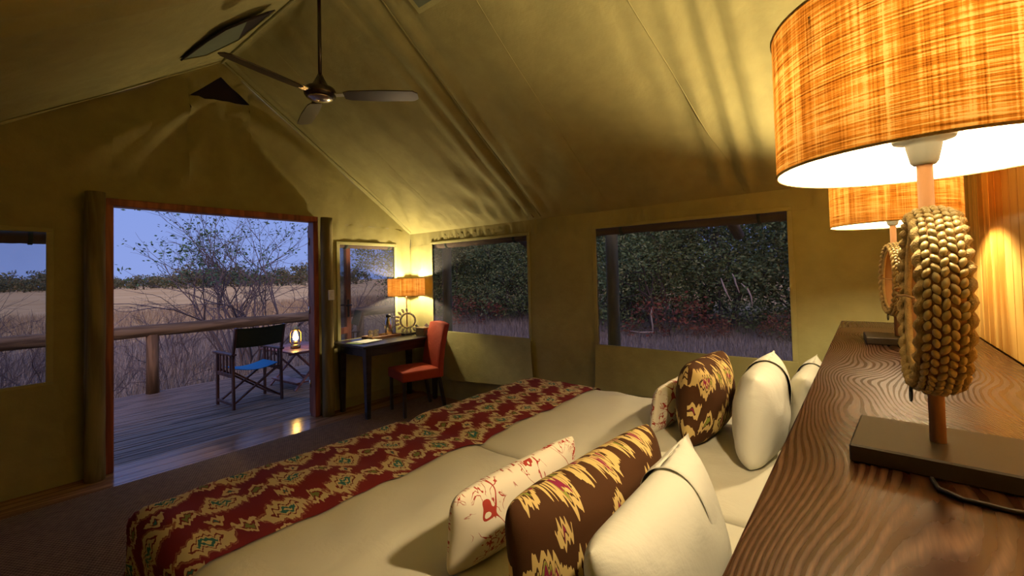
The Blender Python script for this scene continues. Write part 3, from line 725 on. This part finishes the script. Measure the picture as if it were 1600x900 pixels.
# ------------------------------------------------------------------ lamps
def shade(parent, Rr, z0, z1, nseg=72):
    m = MB(); m.recalc = False
    c = 2*PI*Rr
    m.grid(nseg, 8, lambda s, t: Vector((Rr*math.cos(2*PI*s), Rr*math.sin(2*PI*s), z0+(z1-z0)*t)), lambda s, t: (s*c, t*(z1-z0)))
    sh = m.build('shade', 'raffia', parent)
    for z in (z0, z1): MB().tube([(Rr*math.cos(a), Rr*math.sin(a), z) for a in [2*PI*i/60 for i in range(61)]], .0028, 6).build('shade_rim', 'cord_twine', sh)
    for k in range(3):
        a = k*2*PI/3+.4; MB().tube([(.016*math.cos(a), .016*math.sin(a), z0+.06), (Rr*math.cos(a), Rr*math.sin(a), z1-.03)], .002, 5).build('shade_wire', 'steel', sh)
    return sh
def shell_mesh(r, l, mat):
    prof = [(0, -l/2), (r*.6, -l*.36), (r, -l*.05), (r*.82, l*.25), (r*.35, l*.44), (0, l/2)]
    return MB().lathe(prof, 7).mesh('shell', mat)
SHM = shell_mesh(.0052, .020, 'shell')
def lamp_body(t, z0, bz, pole_r, base):
    b = MB().box((-base[0]/2, -base[1]*.60, .0), (base[0]/2, base[1]*.40, base[2])).build('base', 'black_base', t, .003)
    MB().tube([(0, 0, base[2]), (0, 0, z0+.005)], pole_r, 14).build('pole', 'lamp_pole', t)
    MB().lathe([(.016, z0-.005), (.020, z0), (.026, z0+.03), (.026, z0+.036), (.044, z0+.040), (.046, z0+.045), (.028, z0+.050), (.024, z0+.052), (.024, z0+.085), (0, z0+.085)], 24).build('socket', 'socket_grey', t)
    MB().lathe([(0, bz-.085), (.014, bz-.083), (.016, bz-.040), (.028, bz-.012), (.032, bz+.008), (.026, bz+.028), (.012, bz+.038), (0, bz+.040)], 16).build('bulb', 'bulb', t)
def counter_lamp(label, loc, rz, jitter):
    t = thing('table_lamp', label, 'lamp', loc, rz, 'raffia lamps on the headboard counter')
    lamp_body(t, .545, .715, .0115, (.215, .30, .032))
    shade(t, .235, .545, .83)
    # woven collar of cowrie shells hung round the pole
    RR = .140; rg = random.Random(jitter)
    prof = [(-.027, .0), (-.023, .010), (-.012, .014), (0, .016), (.012, .014), (.023, .010), (.027, 0), (.023, -.006), (0, -.008), (-.023, -.006)]
    m = MB(); n = 72; k = len(prof)
    sq = lambda a: 1+.02*math.sin(2*a)+.015*math.cos(3*a+1)
    vs = [Vector(((RR*sq(2*PI*i/n)+pr_)*math.cos(2*PI*i/n)*.95, y, (RR*sq(2*PI*i/n)+pr_)*math.sin(2*PI*i/n)*1.06)) for i in range(n) for y, pr_ in prof]
    fs = [(i*k+j, i*k+(j+1) % k, ((i+1) % n)*k+(j+1) % k, ((i+1) % n)*k+j) for i in range(n) for j in range(k)]
    m.add(vs, fs); col_ = m.build('shell_collar', 'leather', t, loc=(0, 0, .29), rot=(R(2), 0, R(6)))
    for y in (-.029, .029):
        pts = []; 
        for i in range(181):
            a = 2*PI*i/180; tw = a*34; rr_ = RR*sq(a)+.004+.003*math.cos(tw); pts.append((rr_*math.cos(a)*.95, y+.003*math.sin(tw), rr_*math.sin(a)*1.06))
        MB().tube(pts, .0070, 6).build('edge_braid', 'cord_twine', col_)
        pts = [((RR*sq(2*PI*i/72)-.010)*math.cos(2*PI*i/72)*.95, y*.72, (RR*sq(2*PI*i/72)-.010)*math.sin(2*PI*i/72)*1.06) for i in range(73)]
        MB().tube(pts, .0060, 6).build('edge_braid', 'cord_twine', col_)
    for row in range(5):
        y = -.0215+row*.01075; h = .016*(1-(y/.04)**2)
        for i in range(58):
            a = 2*PI*(i+.5*(row % 2))/58+rg.uniform(-.012, .012); rr_ = RR*sq(a)+h+.002
            inst('shell', SHM, col_, (rr_*math.cos(a)*.95, y, rr_*math.sin(a)*1.06), (rg.uniform(-.25, .25)+(.35 if row % 2 else -.35), -a, rg.uniform(-.2, .2)), (rg.uniform(.9, 1.1), 1.05, rg.uniform(.85, 1.05)))
    MB().tube([(-.012, .045, .02), (.0, .05, .018), (.012, .046, .015)], .003, 5).build('tie_twine', 'leather', col_)
    MB().tube([(-.135, .037, .0), (-.08, .028, .004), (0, .014, .0), (.08, .028, .003), (.130, .037, 0)], .0022, 5).build('tie_twine', 'leather', col_)
    MB().tube([(.014*math.cos(a)-.02, .03, -.172+.014*math.sin(a)) for a in [2*PI*i/16 for i in range(17)]], .002, 5).build('wire_loop', 'black_plastic', col_)
    return t
l1 = counter_lamp('large raffia shaded lamp with a cowrie shell collar nearest the camera', (1.115, -.09, 1.125), R(-4), 1)
l2 = copy_tree(l1, None, 'raffia shaded lamp further along the counter beneath the nearer shade'); l2.location = (2.69, -.10, 1.125); l2.rotation_euler.z = R(3)
cd = MB().tube([(.99, -.07, 1.131), (.955, -.075, 1.130), (.935, -.10, 1.129), (.93, -.15, 1.129), (.94, -.22, 1.129), (1.0, -.30, 1.129), (1.1, -.39, 1.129)], .004, 6).build('lamp_cord', 'black_plastic')
tag(cd, 'black electric cord trailing from the near lamp base over the counter', 'cord')

# ------------------------------------------------------------------ bed
BX0, BX1, BY1, BZ = .385, 2.84, 2.12, .655
bd = thing('bed', 'wide double bed base with pale mattress under the duvets', 'bed', (1.61, 1.14, 0))
MB().box((-1.15, -.98, .06), (1.15, .93, .30)).build('bed_base', 'mattress_cloth', bd, .02)
MB().box((-1.19, -.99, .302), (1.19, .955, .60)).build('mattress', 'mattress_cloth', bd, .05, seg=3)
for sx in (-1, 1):
    for y in (-.85, .85): MB().tube([(sx*1.05, y, .0101), (sx*1.05, y, .07)], [.025, .035], 10).build('leg', 'desk_wood', bd)
def drape(xf, yf, off, a=None, b=None):
    rr_ = .075
    def g_(d): 
        t = min(d/rr_, PI/2); return rr_*math.sin(t), rr_*(1-math.cos(t))+max(0, d-rr_*PI/2)
    dx = max(0, BX0+rr_-xf, xf-(BX1-rr_)); dy = max(0, yf-(BY1-rr_))
    hx, vx = g_(dx); hy, vy = g_(dy)
    x = max(BX0+rr_, min(BX1-rr_, xf))+(hx+off*min(1, dx/rr_))*(1 if xf > 1.5 else -1); y = min(yf, BY1-rr_)+hy+off*min(1, dy/rr_)
    mid = (1.60)
    puff = .035*(1-math.exp(-abs(xf-mid)/.07))*1.0-.02
    wr = .012*nz(xf*3.2, yf*3.2)+.009*nz(xf*7, yf*4, 2.)+.006*nz(xf*3+yf*9, xf*9-yf*3, 8.)+.010*nz(xf*1.2+yf*1.5, (xf-yf)*4, 5.)
    fall = max(vx, vy)
    if fall > .1:   # gentle folds in the drop
        k = min(1, (fall-.1)/.2)*.018
        if vx >= vy: x += k*math.sin(yf*22)*(1 if xf > 1.5 else -1)
        else: y += k*math.sin(xf*19)
    top = BZ+(puff+wr)*max(0, 1-fall*4)+off*max(0, 1-fall*3)
    return Vector((x, y, top-fall))
def duvet(x0, x1, label):
    m = MB(); m.grid(56, 80, lambda s, t: drape(x0+(x1-x0)*s, .22+(BY1+.36-.22)*t, 0.), lambda s, t: (s*(x1-x0), t*2))
    o = m.build('duvet', 'duvet_linen'); sd_ = o.modifiers.new('thick', 'SOLIDIFY'); sd_.thickness = .012; sd_.offset = -1
    return tag(o, label, 'duvet', 'cream duvets on the bed')
duvet(BX0-.38, 1.598, 'cream duvet on the near half of the bed'); duvet(1.602, BX1+.38, 'cream duvet on the far half of the bed by the canvas wall')
m = MB(); rx0, rx1, ry0, ry1 = BX0-.42, BX1+.42, 1.50, BY1+.34
m.grid(130, 44, lambda s, t: drape(rx0+(rx1-rx0)*s, ry0+(ry1-ry0)*t, .012), lambda s, t: (rx0+(rx1-rx0)*s, ry0+(ry1-ry0)*t))
o = m.build('bed_runner', 'ikat_red'); tag(o, 'red ikat patterned bed runner draped across the foot of the bed', 'bed runner')
# cushions
def cushion_mesh(name, mat, w, h, t, seed, n=22, k=2.6):
    m = MB(); uo = seed*1.37
    for sgn in (1, -1):
        def fn(s, q):
            u, v = math.sin(PI/2*(2*s-1)), math.sin(PI/2*(2*q-1))
            e = max(0, 1-abs(u)**k)**.55*max(0, 1-abs(v)**k)**.55
            cr_ = 1-.10*abs(u*v)**4; x = w/2*u*(1-.05*(1-v*v))*cr_; z = h/2*v*(1-.07*(1-u*u))*cr_
            wr = .013*nz(x*8, z*8, seed)*e+.008*nz(x*5+z*6, (x-z)*16, seed)*e+.010*nz(x*3+seed, z*3+sgn)*e
            return Vector((x, sgn*(t/2*e+wr), h/2+z))
        m.grid(n, n, fn, lambda s, q: (uo+(.5+.5*math.sin(PI/2*(2*s-1)))*w+(.0 if sgn > 0 else .13), (.5+.5*math.sin(PI/2*(2*q-1)))*h))
    return m.mesh(name, mat, weld=True)
def cushion(name, label, mat, w, h, t, loc, rz, lean, seed, group, roll_=0, k=2.6):
    th = thing(name, label, 'pillow', loc, rz, group)
    c = inst('cover', cushion_mesh('cover', mat, w, h, t, seed, 22, k), th, (0, 0, 0), (lean, roll_, 0))
    s = c.modifiers.new('sub', 'SUBSURF'); s.levels = 1; s.render_levels = 1
    return th, c
BT = BZ+.003
G1, G2, G3 = 'embroidered cushions', 'brown ikat cushions', 'white bed pillows'
cushion('embroidered_cushion', 'cream cushion with red embroidery on the near side of the bed', 'embroidered', .62, .245, .13, (1.11, .90, BT), R(-2), R(8), 1, G1)
cushion('embroidered_cushion', 'cream cushion with red embroidery on the far side of the bed', 'embroidered', .64, .25, .13, (2.45, .86, BT), R(-2), R(10), 2, G1)
cushion('ikat_cushion', 'brown and gold ikat cushion on the near side of the bed', 'ikat_brown', .76, .315, .20, (1.13, .60, BT), R(-4), R(-6), 3, G2)
cushion('ikat_cushion', 'brown and gold ikat cushion on the far side of the bed', 'ikat_brown', .52, .41, .22, (2.30, .65, BT), R(-4), R(3), 4, G2)
def white(label, w, h, t, loc, rz, lean, seed):
    th, c = cushion('bed_pillow', label, 'white_linen', w, h, t, loc, rz, lean, seed, G3, 0, 3.4)
    m = MB()     # the open end of the pillow case
    for sgn in (-1, 1):
        def fn(s, q):
            u = .30+.82*s; v = math.sin(PI/2*(2*q-1)); e = max(.05, (max(0, 1-min(1, abs(u))**3.4)**.55))*max(0, 1-abs(v)**3.4)**.5
            return Vector((w/2*u*(1-.03*(1-v*v)), sgn*((t/2+.001)*e+.004*nz(s*4, q*4, seed))+.020*sst(.8, 1.1, u)*nz(q*2.2, seed), h/2+(h/2+.003)*v*(1-.05*(1-u*u)*(u < 1))))
        m.grid(18, 24, fn)
    f = m.build('pillow_case_end', 'white_linen', c, weld=True); f2 = f.modifiers.new('thick', 'SOLIDIFY'); f2.thickness = .0006; f2.offset = 1
    return th
white('white pillow leaning on the counter on the near side of the bed', .66, .335, .17, (1.03, .335, BT), R(2), R(-17), 5)
white('white pillow standing behind the far brown cushion', .60, .405, .20, (2.24, .405, BT), R(2), R(5), 6)
white('white pillow mostly hidden between the counter and the far white pillow', .60, .335, .15, (2.66, .27, BT), R(0), R(6), 7)

# ------------------------------------------------------------------ ceiling fan
fn_ = thing('ceiling_fan', 'dark three bladed ceiling fan hanging from the ridge on a rod', 'fan', (RX, 2.87, 2.74))
MB().box((-.16, -.07, .75), (.16, .07, .79)).build('mounting_board', 'fan_board', fn_, .004)
MB().tube([(0, 0, .10), (0, 0, .78)], .0125, 12).build('rod', 'fan_dark', fn_)
MB().lathe([(.0, .145), (.016, .145), (.026, .12), (.060, .055), (.066, .05), (.0, .05)], 28).build('cone', 'fan_dark', fn_)
MB().lathe([(0, -.035), (.05, -.033), (.088, -.018), (.102, .0), (.105, .022), (.095, .045), (.06, .056), (0, .058)], 36).build('motor', 'fan_dark', fn_)
MB().lathe([(0, -.042), (.04, -.040), (.078, -.026), (.085, -.018), (0, -.018)], 36).build('chrome_cap', 'fan_chrome', fn_)
for k in range(3):
    a = R(-47+120*k); mt = Matrix.Rotation(a, 4, 'Z') @ Matrix.Rotation(R(-12), 4, 'X')
    m = MB(); outl = [(.16, -.035), (.20, -.05), (.40, -.060), (.63, -.055), (.66, -.03), (.66, .03), (.63, .055), (.40, .062), (.20, .05), (.16, .035)]
    n = len(outl); vs = [mt @ Vector((x, y, z)) for z in (-.004, .004) for x, y in outl]
    m.add(vs, [tuple(range(n-1, -1, -1)), tuple(range(n, 2*n))]+[(i, (i+1) % n, (i+1) % n+n, i+n) for i in range(n)], flat=True)
    b = m.build('blade', 'fan_blade', fn_)
    MB().bar(mt @ Vector((.085, 0, .004)), mt @ Vector((.22, 0, .010)), .05, .008).build('blade_iron', 'fan_chrome', b)

# ------------------------------------------------------------------ desk and what stands on it
TZ = .78
dk = thing('desk', 'black wooden writing desk under the narrow window', 'desk', (3.115, 4.365, 0))
MB().box((-.545, -.315, TZ-.028), (.535, .315, TZ)).build('desk_top', 'desk_wood', dk, .004)
for a, b in (((-.47, -.275, TZ-.12), (.47, -.255, TZ-.028)), ((-.47, .255, TZ-.12), (.47, .275, TZ-.028)), ((-.49, -.25, TZ-.12), (-.47, .25, TZ-.028)), ((.47, -.25, TZ-.12), (.49, .25, TZ-.028))): MB().box(a, b).build('apron', 'desk_wood', dk)
for sx in (-1, 1):
    for sy in (-1, 1):
        m = MB(); vs = [(sx*.46+dx*h, sy*.245+dy*h, z) for z, h in ((.0105 if sy < 0 else 0, .022), (TZ-.03, .036)) for dx, dy in ((-1,-1),(1,-1),(1,1),(-1,1))]
        m.add(vs, [(3,2,1,0),(4,5,6,7),(0,1,5,4),(1,2,6,5),(2,3,7,6),(3,0,4,7)], flat=True); m.build('leg', 'desk_wood', dk, .003)
dl = thing('desk_lamp', 'raffia shaded lamp with a ring of shells on the desk', 'lamp', (3.44, 4.46, TZ))
lamp_body(dl, .47, .590, .008, (.20, .13, .022)); shade(dl, .225, .475, .69)
rg_ = MB().tube([(.088*math.cos(a), 0, .088*math.sin(a)) for a in [2*PI*i/40 for i in range(41)]], .012, 8).build('shell_ring', 'cord_twine', dl, loc=(-.01, -.03, .17), rot=(0, 0, R(-38)))
PS = shell_mesh(.017, .062, 'shell_pale'); SS = shell_mesh(.009, .02, 'shell_pale')
for i in range(12):
    a = R(95+i*21); inst('shell', PS, rg_, (.132*math.cos(a), -.004, .132*math.sin(a)), (0, PI/2-a, 0))
for i in range(26):
    a = 2*PI*i/26; inst('shell', SS, rg_, (.088*math.cos(a), -.013, .088*math.sin(a)), (0, -a, 0))
tr = thing('serving_tray', 'brown wooden tray on the desk holding glasses and a flask', 'tray', (3.10, 4.50, TZ), R(2))
MB().box((-.20, -.11, 0), (.20, .11, .010)).build('tray_base', 'tray_wood', tr)
for a, b in (((-.20, -.11, .01), (.20, -.098, .032)), ((-.20, .098, .01), (.20, .11, .032)), ((-.20, -.098, .01), (-.188, .098, .032)), ((.188, -.098, .01), (.20, .098, .032))): MB().box(a, b).build('tray_edge', 'tray_wood', tr, .002)
for x, y, lb in ((2.965, 4.52, 'clear glass tumbler nearest the log post on the tray'), (3.05, 4.54, 'clear glass tumbler between the other glass and the flask')):
    o = MB().lathe([(0, 0), (.030, 0), (.036, .085), (.033, .085), (.028, .006), (0, .006)], 20).build('drinking_glass', 'glass'); o.location = (x, y, TZ+.0105); tag(o, lb, 'glass', 'glasses on the desk tray')
fl = thing('vacuum_flask', 'polished steel vacuum flask on the desk tray', 'flask', (3.22, 4.53, TZ+.0105))
MB().lathe([(0, 0), (.042, 0), (.046, .01), (.046, .12), (.042, .17), (.03, .20), (.03, .215), (0, .215)], 24).build('body', 'steel', fl)
MB().lathe([(.031, .215), (.033, .22), (.030, .245), (.012, .255), (0, .255)], 24).build('stopper', 'black_plastic', fl)
MB().tube([(.03, -.015, .21), (.06, -.025, .215), (.078, -.03, .18), (.072, -.028, .11), (.046, -.018, .085)], .007, 8).build('handle', 'steel', fl)
bk = thing('guest_booklet', 'pale green guest booklets lying at the left end of the desk', 'booklet', (2.76, 4.36, TZ), R(14))
MB().box((-.15, -.10, 0), (.14, .10, .006)).build('cover', 'paper_green', bk); MB().box((-.10, -.13, .0062), (.17, .07, .010)).build('page', 'paper', bk)
tx = thing('tissue_box', 'woven tissue box on the desk beside the orange chair', 'box', (3.52, 4.18, TZ), R(4))
MB().box((-.12, -.07, 0), (.12, .07, .085)).build('box_body', 'tissue_wicker', tx, .005); MB().box((-.125, -.075, .085), (.125, .075, .10)).build('lid', 'tissue_wicker', tx, .004)
m = MB(); m.grid(8, 6, lambda s, q: Vector((-.03+.06*s+.01*math.sin(q*5), .012*math.sin(s*7)*(1-q), .098+.045*q*(1-.5*abs(2*s-1))))); m.build('tissue', 'white_linen', tx)

# ------------------------------------------------------------------ orange chair
oc = thing('upholstered_chair', 'orange upholstered chair with dark legs pulled up to the desk', 'chair', (3.13, 3.95, .0105), R(74)); oc.scale = (1, .84, 1)
def soft_box(name, mat, x0, x1, y0, y1, z0, z1, fn=None, r=.025):
    m = MB(); m.box((x0, y0, z0), (x1, y1, z1)); me = m.mesh(name, mat); bm = bmesh.new(); bm.from_mesh(me)
    bmesh.ops.subdivide_edges(bm, edges=bm.edges, cuts=5, use_grid_fill=True)
    for v in bm.verts:
        if fn: v.co = fn(v.co)
    bm.to_mesh(me); bm.free()
    for p in me.polygons: p.use_smooth = True
    o = inst(name, me, oc); b = o.modifiers.new('bevel', 'BEVEL'); b.width = r; b.segments = 3; b.limit_method = 'ANGLE'; b.angle_limit = R(50); return o
soft_box('seat', 'orange_fabric', -.225, .225, -.24, .26, .37, .475, lambda c: Vector((c.x, c.y, c.z+(.02*(1-(c.x/.225)**2)*(1-(c.y/.26)**2) if c.z > .4 else 0))))
def bend(c):
    t = (c.z-.37)/.57; return Vector((c.x*(1-.10*t*t), c.y-.02*t-.10*t*t, c.z+(.02*(1-(c.x/.22)**2) if t > .95 else 0)))
soft_box('backrest', 'orange_fabric', -.22, .22, -.30, -.225, .37, .94, bend)
for sx in (-1, 1):
    m = MB(); m.bar((sx*.195, .225, 0), (sx*.195, .225, .372), .036, .036, (0,1,0)); m.build('leg', 'desk_wood', oc, .003)
    m = MB(); m.bar((sx*.195, -.33, 0), (sx*.195, -.25, .372), .036, .040, (0,1,0)); m.build('leg', 'desk_wood', oc, .003)
